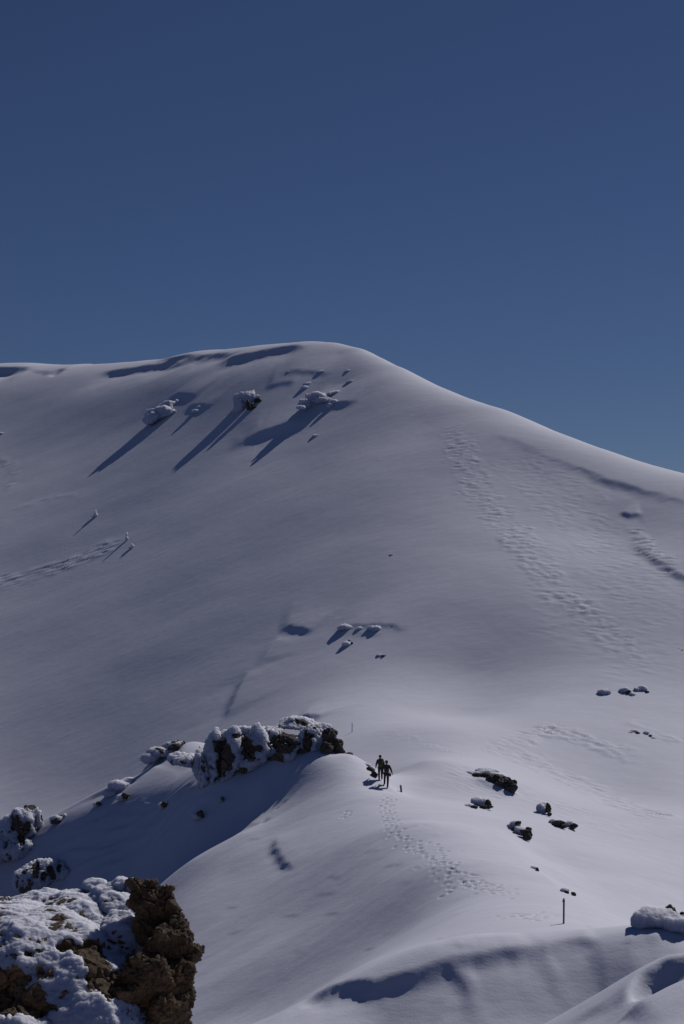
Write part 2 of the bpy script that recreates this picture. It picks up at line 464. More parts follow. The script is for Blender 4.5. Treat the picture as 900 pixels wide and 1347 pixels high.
def link_mesh(name, me, mat, parent=None, smooth=True):
    me.name = name; me.materials.clear(); me.materials.append(mat)
    me.polygons.foreach_set('use_smooth', np.full(len(me.polygons), smooth))
    o = bpy.data.objects.new(name, me); COL.objects.link(o)
    if parent is not None: o.parent = parent
    return o

def thing(name, label, cat, loc, group=None, rz=0.0):
    o = bpy.data.objects.new(name, None); COL.objects.link(o)
    o.location = loc; o.rotation_euler = (0, 0, rz); o.empty_display_size = .2
    return tag(o, label, cat, group, 'thing')

# ------------------------------------------------------------------ the snow ground
def axis(pieces):
    out = [pieces[0][0]]
    for a, b, s in pieces:
        n = max(1, int(round((b - a) / s))); out += list(np.linspace(a, b, n + 1)[1:])
    return np.array(out)
def grow(a, b, s, f=1.35):
    out = []; v = a; d = s
    while v < b: v += d; d *= f; out.append(v)
    return np.array(out)

gx = axis([(-72, -30, .42), (-30, -14, .26), (-14, -3, .16), (-3, 11, .10), (11, 40, .22), (40, 56, .4)])
gx = np.concatenate([-grow(72, 3000, .6)[::-1], gx, grow(56, 3000, .6)])
gy = axis([(6, 24, .3), (24, 40, .16), (40, 58, .12), (58, 112, .10), (112, 140, .2), (140, 205, .17), (205, 312, .34)])
gy = np.concatenate([-grow(-6, 900, 2.0)[::-1], gy, grow(312, 3000, .5)])
GX, GY = np.meshgrid(gx, gy)
GZ = base_h(GX, GY) + detail_h(GX, GY)
nx_, ny_ = len(gx), len(gy)
idx = np.arange(nx_ * ny_).reshape(ny_, nx_)
quads = np.stack([idx[:-1, :-1], idx[:-1, 1:], idx[1:, 1:], idx[1:, :-1]], -1).reshape(-1, 4)
def grid_mesh(name, co, quads, mat):
    me = bpy.data.meshes.new(name)
    me.vertices.add(len(co)); me.vertices.foreach_set('co', co.astype(np.float32).ravel())
    me.loops.add(quads.size); me.loops.foreach_set('vertex_index', quads.astype(np.int32).ravel())
    me.polygons.add(len(quads)); me.polygons.foreach_set('loop_start', np.arange(0, quads.size, 4, dtype=np.int32))
    me.polygons.foreach_set('use_smooth', np.ones(len(quads), bool))
    me.update(calc_edges=True); me.materials.append(mat)
    o = bpy.data.objects.new(name, me); COL.objects.link(o)
    return o
g = grid_mesh('snow_ground', np.stack([GX, GY, GZ], -1).reshape(-1, 3), quads, M_SNOW)
tag(g, kind='structure')
print('ground quads', len(quads))
# ------------------------------------------------------------------ rocks and rime
from mathutils.bvhtree import BVHTree

def chunk_bm(bm, c, r, rnd, angular):
    """one lump added to bm: an angular hull (stone) or a rounder hull (rime)"""
    n, lo, hi = (14, .80, 1.2) if angular else (46, .90, 1.08)
    vs_ = []
    for k in range(n):
        v = Vector((rnd.gauss(0, 1), rnd.gauss(0, 1), rnd.gauss(0, 1))).normalized() * rnd.uniform(lo, hi)
        vs_.append(bm.verts.new((c[0] + v.x * r[0], c[1] + v.y * r[1], c[2] + v.z * r[2])))
    res = bmesh.ops.convex_hull(bm, input=vs_)
    junk = [e for e in res['geom_interior'] if isinstance(e, bmesh.types.BMVert)] + [e for e in res['geom_unused'] if isinstance(e, bmesh.types.BMVert)]
    if junk: bmesh.ops.delete(bm, geom=list(set(junk)), context='VERTS')

def lumps_mesh(lumps, seed, angular, voxel):
    rnd = random.Random(seed); bm = bmesh.new()
    for c, r in lumps: chunk_bm(bm, c, r, rnd, angular)
    me = bpy.data.meshes.new('lumps'); bm.to_mesh(me); bm.free()
    o = bpy.data.objects.new('lumps', me); COL.objects.link(o)
    md = o.modifiers.new('remesh', 'REMESH'); md.mode = 'VOXEL'; md.voxel_size = voxel; md.use_smooth_shade = True
    dg = bpy.context.evaluated_depsgraph_get(); dg.update()
    out = bpy.data.meshes.new_from_object(o.evaluated_get(dg))
    bpy.data.objects.remove(o); bpy.data.meshes.remove(me)
    return out

def get_co(me):
    n = len(me.vertices); a = np.empty(n * 3, np.float32); me.vertices.foreach_get('co', a)
    b = np.empty(n * 3, np.float32); me.vertices.foreach_get('normal', b)
    return a.reshape(-1, 3).astype(float), b.reshape(-1, 3).astype(float)
def set_co(me, co):
    me.vertices.foreach_set('co', co.astype(np.float32).ravel()); me.update()

def cells3(p, seed=0):
    """distance to the nearest and second nearest cell point"""
    i = np.floor(p).astype(np.int64); f1 = np.full(len(p), 9.0); f2 = np.full(len(p), 9.0)
    for dx in (-1, 0, 1):
        for dy in (-1, 0, 1):
            for dz in (-1, 0, 1):
                j = i + np.array([dx, dy, dz])
                h = _perm[_perm[_perm[(j[:, 0] + seed * 13) % 512] + j[:, 1] % 512] + j[:, 2] % 512]
                d = np.linalg.norm(j + .5 + .45 * _g3[h] - p, axis=1)
                f2 = np.minimum(f2, np.maximum(f1, d)); f1 = np.minimum(f1, d)
    return f1, f2

def sculpt_rime(me, size, seed, k=1.0, near=False):
    co, n = get_co(me)
    p = co / size
    if near:
        q = p * np.array([.55, .8, 1.25])
        d = .05 * fbm3(p * 2.2, 3, seed) + .020 * ridged3(q * 6 + .3 * np.sin(p[:, ::-1] * 5), 3, seed + 3, .55) + .012 * fbm3(p * 26, 2, seed + 5)
    else:
        d = .06 * fbm3(p * 1.8, 3, seed) + .035 * ridged3(p * 4.2, 2, seed + 3) + .022 * fbm3(p * 11, 3, seed + 5, .6)
    set_co(me, co + n * (d * size * k)[:, None])

def sculpt_stone(me, size, seed, k=1.0, near=False):
    co, n = get_co(me)
    p = co / size
    w = p + .12 * np.stack([noise3(p * 3, seed + q) for q in (1, 2, 3)], 1)
    f1, f2 = cells3(w * 2.3, seed)
    d = (.085 if near else .13) * ridged3(p * 1.5, 4, seed, .6) + .05 * fbm3(p * 7, 3, seed + 2, .6) - .06 + .30 * (np.minimum(f2 - f1, .12) - .10)
    if near:
        g1, g2 = cells3(w * 5.5, seed + 4)
        st_ = np.sin((p @ np.array([.35, .2, .9])) * 16 + 3 * noise3(p * 2, seed + 8))
        d = d + .22 * (np.minimum(g2 - g1, .10) - .08) + .045 * fbm3(p * 13, 4, seed + 6, .65) + .03 * st_
    set_co(me, co + n * (d * size * k)[:, None])

def islands(me):
    """split a mesh into its connected pieces"""
    n = len(me.vertices); e = np.empty(len(me.edges) * 2, np.int64); me.edges.foreach_get('vertices', e); e = e.reshape(-1, 2)
    lab = np.arange(n)
    while True:
        m = np.minimum(lab[e[:, 0]], lab[e[:, 1]]); new = lab.copy()
        np.minimum.at(new, e[:, 0], m); np.minimum.at(new, e[:, 1], m); new = new[new]
        if (new == lab).all(): break
        lab = new
    ids = np.unique(lab)
    if len(ids) == 1: return [me]
    co, _ = get_co(me); F = [tuple(p.vertices) for p in me.polygons]; out = []
    fl = np.array([lab[f[0]] for f in F])
    for q in ids:
        vi = np.nonzero(lab == q)[0]
        if len(vi) < 24: continue
        mp = {int(v): k for k, v in enumerate(vi)}
        m2 = bpy.data.meshes.new('piece')
        m2.from_pydata([tuple(c) for c in co[vi]], [], [tuple(mp[v] for v in F[k]) for k in np.nonzero(fl == q)[0]])
        out.append(m2)
    bpy.data.meshes.remove(me)
    return out

def build_rock(name, label, base, rime, stone=(), patch=(), group=None, cat='rock', voxel_px=1.6, depth=.8, seed=1, back=0.0, kr=1.0, ks=1.0, dist=None, lean=0.0, near=False, rlean=0.0, rang=False, crust=4.0, sink=0.0,
               rmat=None, smat=None):
    """base: where it meets the snow; rime / stone: lumps (px, py, rx, ry[, shift in depth]); patch: bare stone breaking the rime surface"""
    B = hit(*base) if dist is None else Vector(((base[0] - 450) / F_PX * dist, dist, -(base[1] - Y_HOR) / F_PX * dist))
    s = B.y / F_PX
    B.z -= sink * s
    root = thing(name, label, cat, B, group)
    def lump(t, rl=0.0):
        px, py, rx, ry = t[:4]; off = (t[4] if len(t) > 4 else 0) * s + back * s + (lean + rl) * (base[1] - py) * s
        d = B.y + off
        c = Vector(((px - 450) / F_PX * d, d, -(py - Y_HOR) / F_PX * d)) - B
        return c, (rx * s, max(rx * depth, ry * .6) * s, ry * s)
    size = max([max(l[2], l[3]) for l in list(rime) + list(stone)]) * s
    if rime:
        rl_ = [lump(l, rlean) for l in rime]
        me = lumps_mesh(rl_, seed, rang, voxel_px * s)
        co0, n0 = get_co(me)
        sculpt_rime(me, size, seed, kr, near)
        if patch:                                   # the crust is broken away over the patches and the stone core shows
            core = lumps_mesh(rl_, seed, rang, voxel_px * s)
            q = co0 / (crust * s)
            t1, t2 = cells3(q * .16 + .25 * np.stack([noise3(q * .3, seed + z_) for z_ in (1, 2, 3)], 1), seed)
            d = -1.0 + .75 * ridged3(q * .10, 4, seed + 9, .62) + .30 * fbm3(q * .7, 3, seed + 4, .6) - 1.1 * np.clip(.10 - (t2 - t1), 0, .1) / .1
            set_co(core, co0 + n0 * (np.clip(d, -2.5, .3) * crust * s)[:, None])
            co, n = get_co(me)
            w = co0 + np.array(B)
            px = 450 + F_PX * w[:, 0] / w[:, 1]; py = Y_HOR - F_PX * w[:, 2] / w[:, 1]
            m = np.full(len(co), -9.0)
            for ax, ay, rx, ry in patch: m = np.maximum(m, 1 - np.hypot((px - ax) / rx, (py - ay) / ry))
            m = m + np.clip(.55 * fbm3(q * .28, 4, seed + 12, .6), -.6, .45)
            push = np.clip(m * 3.0 + .3, 0, 1); push = push * push * (3 - 2 * push)
            set_co(me, co - n0 * (push * 4.2 * crust * s)[:, None])
            link_mesh('stone', core, smat or M_ROCK, root)
        for piece in islands(me): link_mesh('rime', piece, rmat or M_RIME, root)
    st = [lump(l, rlean * .5) for l in stone]
    if st:
        me = lumps_mesh(st, seed + 50, True, voxel_px * s * .9)
        sculpt_stone(me, max(size * .5, .1), seed + 9, ks, near)
        for piece in islands(me): link_mesh('stone', piece, smat or M_ROCK, root, True)
    return root

# --- near rime-covered rock, bottom left
build_rock('rime_covered_rock', 'big brown rock in the near corner under a thick crust of white rime', (130, 1400),
    rime=[(60,1262,112,72,30),(10,1258,80,72,40),(105,1226,62,44,60),(148,1196,28,26,62),(40,1216,70,38,80),(100,1204,62,30,95),(140,1184,38,20,95),
          (95,1300,88,70,0),(160,1240,34,44,14),(120,1340,70,50,-20),(30,1350,90,45,-5),(168,1345,40,36,0),(-60,1270,90,80,40),(150,1290,40,40,4),
          (-10,1205,50,26,120),(60,1195,60,24,130),(176,1166,12,8,75),(160,1166,14,9,80),(128,1168,20,8,105)],
    stone=[(204,1206,30,46,42),(214,1246,38,48,32),(220,1300,38,50,25),(224,1350,36,44,20),(196,1296,40,52,12),(188,1184,18,30,44),
           (250,1252,17,14,30),(236,1216,11,14,34),(198,1166,14,10,46),(178,1164,9,8,50),(241,1282,16,22,24),(166,1302,30,14,-4),(228,1196,10,14,38)],
    patch=[(88,1244,14,7),(102,1247,10,7),(120,1250,14,13),(124,1266,14,14),(132,1280,16,16),(142,1292,20,15),(158,1300,26,15),(176,1302,24,16),
           (12,1292,28,20),(30,1314,28,16),(50,1328,20,11),(-4,1310,30,30),(38,1254,6,4),(8,1328,24,14),(150,1284,10,8)],
    voxel_px=1.4, crust=6.0, depth=1.15, seed=11, dist=16.0, kr=1.0, ks=1.0, rmat=M_RIME_NEAR, smat=M_ROCK_NEAR, near=True, rlean=.8)

# --- dark outcrop in the middle of the ridge
build_rock('rock_outcrop', 'long dark rock outcrop crusted with rime, beside the two walkers', (360, 1026),
    rime=[(284,1002,22,38,-4),(304,998,28,42,0),(338,994,32,44,0),(372,988,34,44,0),(402,985,28,38,0),(428,986,20,26,0),(446,996,12,14,-2),
          (300,968,28,7,26),(345,961,44,8,30),(392,953,34,8,30),(418,962,18,8,18),(318,976,20,12,6),(360,968,22,12,8),(270,1012,10,28,2),(262,1004,10,20,16),(246,1000,26,9,26)],
    stone=[(432,972,9,15,-14),(444,984,7,13,-10),(457,998,7,7,-8),(429,990,8,12,-18),(436,962,6,6,-8)],
    patch=[(292,982,10,9),(297,1000,11,13),(291,1013,6,10),(325,978,10,8),(329,990,10,12),(340,985,6,6),(366,978,12,14),(364,997,9,11),(376,968,12,7),(386,978,8,9),
           (394,990,5,6),(405,976,8,13),(320,1013,5,4),(333,1018,4,6),(312,968,6,3),(357,1002,7,6),(376,985,6,8)],
    voxel_px=1.0, depth=.8, seed=21, back=16, lean=.45, rang=True, kr=1.3, crust=3.5, dist=104.5)
build_rock('rock_outcrop', 'rime-plastered crag at the left edge of the ridge with dark streaks', (28, 1124),
    rime=[(30,1088,20,28,0),(14,1100,20,26,0),(38,1074,14,16,2),(22,1116,28,18,-2),(52,1078,7,12,2),(-2,1116,20,20,-2)],
    patch=[(22,1082,7,9),(33,1090,7,8),(28,1104,5,9),(17,1090,4,4),(57,1074,3,8),(41,1062,6,3),(36,1086,4,5)], voxel_px=1.0, seed=31, back=6, lean=.4, crust=3.0, kr=1.3)
build_rock('rock_outcrop', 'low snow-capped crag with dark spots just behind the near rock', (58, 1176),
    rime=[(60,1152,34,22,0),(38,1160,22,20,0),(84,1152,22,20,0),(65,1138,26,8,4),(100,1152,18,16,2)],
    patch=[(48,1140,6,9),(47,1150,5,6),(66,1147,4,9),(58,1152,4,6),(78,1140,4,6),(95,1138,8,8),(70,1154,4,4)], voxel_px=1.0, seed=33, back=6, lean=.4, crust=3.0, kr=1.3)
# --- small stones on the left ridge
for k, (px, py, rx, ry, lab) in enumerate([
        (165, 1047, 6, 5, 'dark stone on the ridge crest at the foot of the upper snow hump'),
        (130, 1057, 4, 3, 'tiny dark stone on the ridge crest left of the larger stone'),
        (216, 1058, 4, 5, 'small dark stone poking from the shaded ridge flank below the lit saddle'),
        (264, 1071, 6, 6, 'dark round stone alone in the blue shade below the outcrop'),
        (293, 1051, 3, 4, 'tiny dark stone in the shade close under the outcrop wall')]):
    build_rock('stone', lab, (px, py + ry), rime=[(px - rx * .6, py + ry * .4, rx * 1.6, ry, 2)], stone=[(px, py, rx, ry, -3)], group='small stones on the left ridge', seed=40 + k, voxel_px=1.0)
build_rock('snow_hump', 'rime-roughened snow hump on the ridge left of the outcrop', (215, 1002),
    rime=[(208,990,16,8,6),(228,982,14,7,10),(196,998,12,7,2),(236,978,8,4,12)], patch=[(236,974,4,2)], group='snow humps on the left ridge', cat='snow hump', seed=51, lean=.6, voxel_px=1.2)
build_rock('snow_hump', 'lower snow hump on the ridge, nearer the left crag', (158, 1040),
    rime=[(158,1034,16,9,4),(146,1044,10,7,2),(170,1029,8,5,6)], group='snow humps on the left ridge', cat='snow hump', seed=52, lean=.6, voxel_px=1.2)
build_rock('snow_hump', 'small stony snow hump just right of the left crag', (78, 1083),
    rime=[(74,1078,10,6,2),(84,1074,8,4,4)], patch=[(80,1071,4,2)], group='snow humps on the left ridge', cat='snow hump', seed=53, lean=.6, voxel_px=1.2)

# --- rocks on the bright slope to the right of the walkers
G = 'rocks on the slope right of the trail'
build_rock('boulder', 'largest dark boulder on the right slope, slab-like under a snow cap', (660, 1046),
    rime=[(640,1016,17,6,4),(652,1022,16,6,2),(630,1019,12,5,4)], stone=[(652,1027,13,7,-6),(664,1032,13,9,-6),(673,1038,9,9,-6),(676,1029,5,6,-4),(640,1021,10,4,-3)], group=G, seed=61, lean=2.0, back=4, sink=2.5, voxel_px=1.0)
build_rock('boulder', 'thin flat stone showing through snow above the largest dark boulder', (622, 1021), rime=[(620,1017,10,3,2)], stone=[(630,1020,9,3,-3)], group=G, seed=62, lean=2.0, back=4, sink=2.5, voxel_px=.9)
build_rock('boulder', 'snow-backed boulder with a dark right end below the largest one', (632, 1063),
    rime=[(628,1054,10,6,2),(636,1056,8,6,2)], stone=[(642,1058,5,6,-3),(646,1063,4,3,-5),(636,1061,5,3,-6)], group=G, seed=63, lean=2.0, back=4, sink=2.5, voxel_px=.9)
build_rock('boulder', 'thin dark sliver of stone left below the snow-backed boulder', (624, 1064), rime=[(618,1060,8,3,2)], stone=[(624,1062,5,3,-3)], group=G, seed=64, lean=2.0, back=4, sink=2.5, voxel_px=.9)
build_rock('boulder', 'pointed dark rock lowest on the slope face with snow on its left', (690, 1106),
    rime=[(684,1092,8,7,2),(678,1084,8,5,5)], stone=[(692,1096,8,9,-4),(694,1101,5,5,-7),(682,1083,5,3,-2),(696,1090,4,4,-2)], group=G, seed=65, lean=2.0, back=4, sink=2.5, voxel_px=.9)
build_rock('boulder', 'thin stone splinter left of the pointed dark rock', (677, 1095), rime=[(672,1087,6,4,2)], stone=[(677,1092,4,5,-3)], group=G, seed=66, lean=2.0, back=4, sink=2.5, voxel_px=.9)
build_rock('boulder', 'round rime-backed boulder with dark right face standing alone', (716, 1074),
    rime=[(712,1064,7,8,2),(716,1060,7,5,2)], stone=[(721,1064,4,8,-2),(723,1071,3,3,-5)], group=G, seed=67, lean=2.0, back=4, sink=2.5, voxel_px=.9)
build_rock('boulder', 'low dark boulder left of a pair under the round one', (734, 1090), rime=[(728,1081,7,4,2)], stone=[(735,1084,9,5,-3),(742,1087,4,4,-3)], group=G, seed=68, lean=2.0, back=4, sink=2.5, voxel_px=.9)
build_rock('boulder', 'low dark boulder right of a pair under the round one', (752, 1094), rime=[(749,1084,7,5,2)], stone=[(755,1088,6,6,-3)], group=G, seed=69, lean=2.0, back=4, sink=2.5, voxel_px=.9)
build_rock('boulder', 'tiny dark stone on the snow edge below the pointed rock', (707, 1147), rime=[(702,1141,5,2,2)], stone=[(707,1144,3,3,-2)], group=G, seed=70, lean=2.0, back=4, sink=2.5, voxel_px=.8)
build_rock('boulder', 'small dark stone with snow tail above the wooden post', (752, 1178), rime=[(743,1171,7,3,2)], stone=[(755,1175,4,4,-2),(747,1173,4,2,0)], group=G, seed=71, lean=2.0, back=4, sink=2.5, voxel_px=.8)
build_rock('boulder', 'dark stone half buried behind the snow bank left of the walkers', (488, 1022), rime=[(483,1007,6,3,4)], stone=[(486,1011,8,5,0),(494,1018,6,5,-4)], group=G, seed=72, lean=2.0, back=4, sink=2.5, voxel_px=.9)
build_rock('boulder', 'thin dark stone on the snow bank at the walkers\' feet', (501, 1036), rime=(), stone=[(498,1034,7,2.5,0)], group=G, seed=73, lean=2.0, back=4, sink=2.5, voxel_px=.8)  # dark lump laid along the nearer walker's shadow, imitating it in stone colour

# --- near right rime rock
build_rock('boulder', 'rime-covered rock at the right edge with a dark bare knob on top', (868, 1227),
    rime=[(862,1207,30,15,2),(844,1212,16,14,0),(890,1216,26,13,0),(906,1214,16,13,0)],
    stone=[(882,1198,8,7,-2),(890,1206,6,4,-4),(900,1208,7,7,-4)], group='rime rocks by the near drift', seed=81, lean=1.3, back=4, kr=1.0, sink=3, voxel_px=1.1)

# --- terrace rocks at mid height
G = 'rime rocks on the mid-slope terrace'
build_rock('rime_rock', 'long low rime rock at the left end of the terrace row', (458, 832), rime=[(455,826,12,5,2),(466,828,8,4,2)], group=G, seed=91, lean=1.9, back=1, voxel_px=.9)
build_rock('rime_rock', 'short rime rock in the middle of the terrace row', (472, 833), rime=[(474,829,7,5,2),(482,829,5,4,2)], group=G, seed=92, lean=1.9, back=1, voxel_px=.9)
build_rock('rime_rock', 'rounded rime rock at the right end of the terrace row', (497, 836), rime=[(496,829,9,6,2),(490,827,8,4,3)], stone=[(504,831,2.5,2.5,-2)], group=G, seed=93, lean=1.9, back=1, voxel_px=.9)
build_rock('rime_rock', 'tiny stone just right of the terrace row', (516, 827), rime=[(514,823,4,2,1)], stone=[(517,825,3,2,-1)], group=G, seed=94, lean=1.9, back=1, voxel_px=.8)
build_rock('rime_rock', 'single rime rock with dark right side below the terrace row', (457, 854), rime=[(456,849,7,6,1),(461,843,3,3,2)], stone=[(463,848,3,4,-1)], group=G, seed=95, lean=1.9, back=1, voxel_px=.9)
build_rock('rime_rock', 'small flat stone low on the terrace, right of the single rock', (504, 865), rime=[(500,862,5,2,1)], stone=[(505,863,4,2,-1)], group=G, seed=96, lean=1.9, back=1, voxel_px=.8)

# --- rocks low on the right face
G = 'rocks low on the right face'
build_rock('rime_rock', 'left rock of the upper trio low on the right face', (797, 917), rime=[(793,911,8,5,1),(799,911,5,6,0)], stone=[(801,909,3,3,-1)], group=G, seed=101, lean=1.6, back=3, sink=1.5, voxel_px=.9)
build_rock('rime_rock', 'middle rock of the upper trio low on the right face, dark in front', (826, 916), rime=[(822,909,8,5,1),(832,914,6,3,0)], stone=[(827,911,4,3,-2)], group=G, seed=102, lean=1.6, back=3, sink=1.5, voxel_px=.9)
build_rock('rime_rock', 'right rock of the upper trio low on the right face', (847, 913), rime=[(845,906,7,5,1),(838,908,5,4,1)], stone=[(851,910,3,3,-1)], group=G, seed=103, lean=1.6, back=3, sink=1.5, voxel_px=.9)
build_rock('rime_rock', 'left rock of the lower pair on the right face', (835, 967), rime=[(834,962,6,3,1),(829,964,5,2,1)], stone=[(839,964,3,2,-1)], group=G, seed=104, lean=1.7, back=3, rang=True, kr=1.1, voxel_px=.7)
build_rock('rime_rock', 'right rock of the lower pair on the right face', (853, 971), rime=[(851,965,5,4,1),(859,971,5,2,0)], stone=[(856,968,3,2,-1)], group=G, seed=105, lean=1.7, back=3, rang=True, kr=1.1, voxel_px=.7)
build_rock('rime_rock', 'small stone at the right edge above the trio of rocks', (897, 858), rime=[(893,854,5,2,1)], stone=[(898,856,4,2,-1)], group=G, seed=106, lean=1.7, back=3, rang=True, kr=1.1, voxel_px=.7)

# --- rime rocks high on the mountain
G = 'rime rocks high on the mountain'
build_rock('rime_crag', 'wide lumpy rime crag at the left, casting a long blue shadow', (215, 559),
    rime=[(213,547,24,12,0),(232,538,10,13,0),(200,551,12,9,0),(238,534,5,8,0),(222,540,16,12,0)], stone=[(238,541,2.5,3,-8)], group=G, seed=111, lean=2.5, back=3, rang=True, kr=1.1, voxel_px=.7)
build_rock('rime_crag', 'rounded rime crag with bare dark lower right side', (322, 546),
    rime=[(324,530,18,15,0),(340,525,11,6,0),(315,536,10,11,0),(331,521,12,7,0)], stone=[(341,531,9,7,-6),(333,537,6,7,-12),(327,533,3,7,-16),(347,526,4,4,-4)], group=G, seed=112, lean=1.7, back=3, rang=True, kr=1.1, voxel_px=.7)
build_rock('rime_crag', 'long ragged rime crag under the summit, right of the others', (430, 535),
    rime=[(418,524,20,8,0),(446,521,20,7,0),(459,522,8,5,0),(402,531,10,6,0),(425,529,16,6,-2),(396,536,6,3,-2)], group=G, seed=113, lean=2.6, back=3, rang=True, kr=1.1, voxel_px=.7)
build_rock('rime_crag', 'small round rime knob in front of the long ragged crag', (440, 537), rime=[(440,531,8,6,0),(434,534,5,4,-1)], group=G, seed=114, lean=1.7, back=3, voxel_px=.9)
build_rock('rime_crag', 'pointed rime knob just above the long ragged crag', (406, 514), rime=[(407,507,8,5,0),(401,511,6,4,0)], group=G, seed=115, lean=2.8, back=3, voxel_px=.9)
build_rock('rime_crag', 'topmost low rime knob near the summit', (425, 494), rime=[(425,490,8,3.5,0),(431,491,5,3,0)], group=G, seed=116, lean=2.8, back=3, voxel_px=.9)
build_rock('rime_crag', 'tiny low rime knob left of the topmost one', (381, 494), rime=[(381,491,6,3,0)], group=G, seed=117, lean=2.8, back=3, voxel_px=.9)
build_rock('rime_crag', 'thin upper snow-covered stone at the right of the summit slope', (460, 489), rime=[(460,488,6,1.5,0)], group=G, seed=118, lean=2.8, back=3, voxel_px=.8)
build_rock('rime_crag', 'thin lower snow-covered stone at the right of the summit slope', (462, 503), rime=[(462,502,7,1.8,0)], group=G, seed=119, lean=2.8, back=3, voxel_px=.8)
build_rock('rime_crag', 'small snow-covered stone between the wide and the rounded crags', (262, 541), rime=[(265,537,8,3.5,0),(257,541,5,3,0)], group=G, seed=120, lean=2.8, back=3, voxel_px=.9)
build_rock('rime_crag', 'small stone sticking out at the far left edge of the slope', (2, 573), rime=[(2,571,6,2.5,0)], group=G, seed=121, lean=2.8, back=3, voxel_px=.8)
build_rock('rime_crag', 'tiny stone alone on the open face under the long ragged crag', (417, 575), rime=[(417,573,7,1.5,0)], group=G, seed=122, lean=2.8, back=3, voxel_px=.8)
build_rock('rime_crag', 'tiny stone alone on the open middle of the face', (516, 732), rime=[(516,730,5,1.5,0)], group=G, seed=123, lean=1.7, back=3, voxel_px=.8)

# --- rime pillars on the left face
G = 'thin rime pillars on the left face'
build_rock('rime_pillar', 'lone thin rime pillar on the left face', (125, 680), rime=[(126,677,3,3,0),(126,673,1.4,3,0),(123,679,3,1.6,0)], group=G, cat='rime pillar', seed=131, voxel_px=.7)
build_rock('rime_pillar', 'taller rime pillar of the pair beside the churned snow', (166, 711), rime=[(167,708,2.6,3,0),(167,703,1.3,3.6,0)], group=G, cat='rime pillar', seed=132, voxel_px=.7)
build_rock('rime_pillar', 'shorter rime pillar of the pair beside the churned snow', (173, 721), rime=[(174,718,2.6,3,0),(171,720,2.4,1.6,0)], group=G, cat='rime pillar', seed=133, voxel_px=.7)

# ------------------------------------------------------------------ posts
def post(name, label, cat, px, py, h_px, r0, r1, mat, lean=(0, 0), sides=8, seed=0, collar=False):
    B = hit(px, py); s = B.y / F_PX; h = h_px * s
    rnd = random.Random(seed); V, F = [], []
    rings = 7
    for k in range(rings):
        t = k / (rings - 1); r = r0 + (r1 - r0) * t
        for j in range(sides):
            a = 2 * math.pi * j / sides; q = r * (1 + rnd.uniform(-.12, .12))
            V.append((q * math.cos(a) + lean[0] * t * h + .3 * r0 * math.sin(3 * t), q * math.sin(a) + lean[1] * t * h, -.4 + (h + .4) * t + (rnd.uniform(-.4, .4) * r1 if k == rings - 1 else 0)))
    for k in range(rings - 1):
        for j in range(sides):
            a, b = k * sides + j, k * sides + (j + 1) % sides
            F.append((a, b, b + sides, a + sides))
    F.append(tuple(range((rings - 1) * sides, rings * sides)))
    o = thing(name, label, cat, B)
    mesh_obj('shaft', V, F, mat, o, False)
    if collar:
        C_ = []; FF = []
        for zz, rr in ((h * .86, r1 * 1.5), (h * .9, r1 * 1.6), (h * .94, r1 * 1.45)):
            for j in range(sides): C_.append((rr * math.cos(2 * math.pi * j / sides) + lean[0] * zz, rr * math.sin(2 * math.pi * j / sides), zz))
        for k in range(2):
            for j in range(sides):
                a, b = k * sides + j, k * sides + (j + 1) % sides; FF.append((a, b, b + sides, a + sides))
        mesh_obj('collar', C_, FF, mat, o, False)
    return o
post('trail_post', 'slim weathered wooden post standing in the snow beside the trail', 'post', 741, 1215, 33, .046, .036, M_WOOD, (.02, 0), seed=1, collar=True)
post('marker_stub', 'short dark marker stub in the snow right of the walkers', 'marker', 528, 1042, 9, .07, .06, M_METAL, (-.1, 0), seed=2)
post('snow_stake', 'thin upright stake in the snow behind the right end of the outcrop', 'stake', 463, 963, 12, .03, .025, M_WOOD, (.02, 0), seed=3)

# ------------------------------------------------------------------ people
def skin_obj(name, verts, edges, mat, parent, sub=2):
    me = bpy.data.meshes.new(name)
    me.from_pydata([v[0] for v in verts], edges, [])
    o = bpy.data.objects.new(name, me); COL.objects.link(o)
    sk = o.modifiers.new('skin', 'SKIN'); sk.use_smooth_shade = True
    for k, v in enumerate(verts):
        r = v[1]; me.skin_vertices[0].data[k].radius = (r, r) if not isinstance(r, tuple) else r
    me.skin_vertices[0].data[0].use_root = True
    sb = o.modifiers.new('sub', 'SUBSURF'); sb.levels = sub; sb.render_levels = sub
    dg = bpy.context.evaluated_depsgraph_get(); dg.update()
    out = bpy.data.meshes.new_from_object(o.evaluated_get(dg))
    bpy.data.objects.remove(o); bpy.data.meshes.remove(me)
    return link_mesh(name, out, mat, parent)

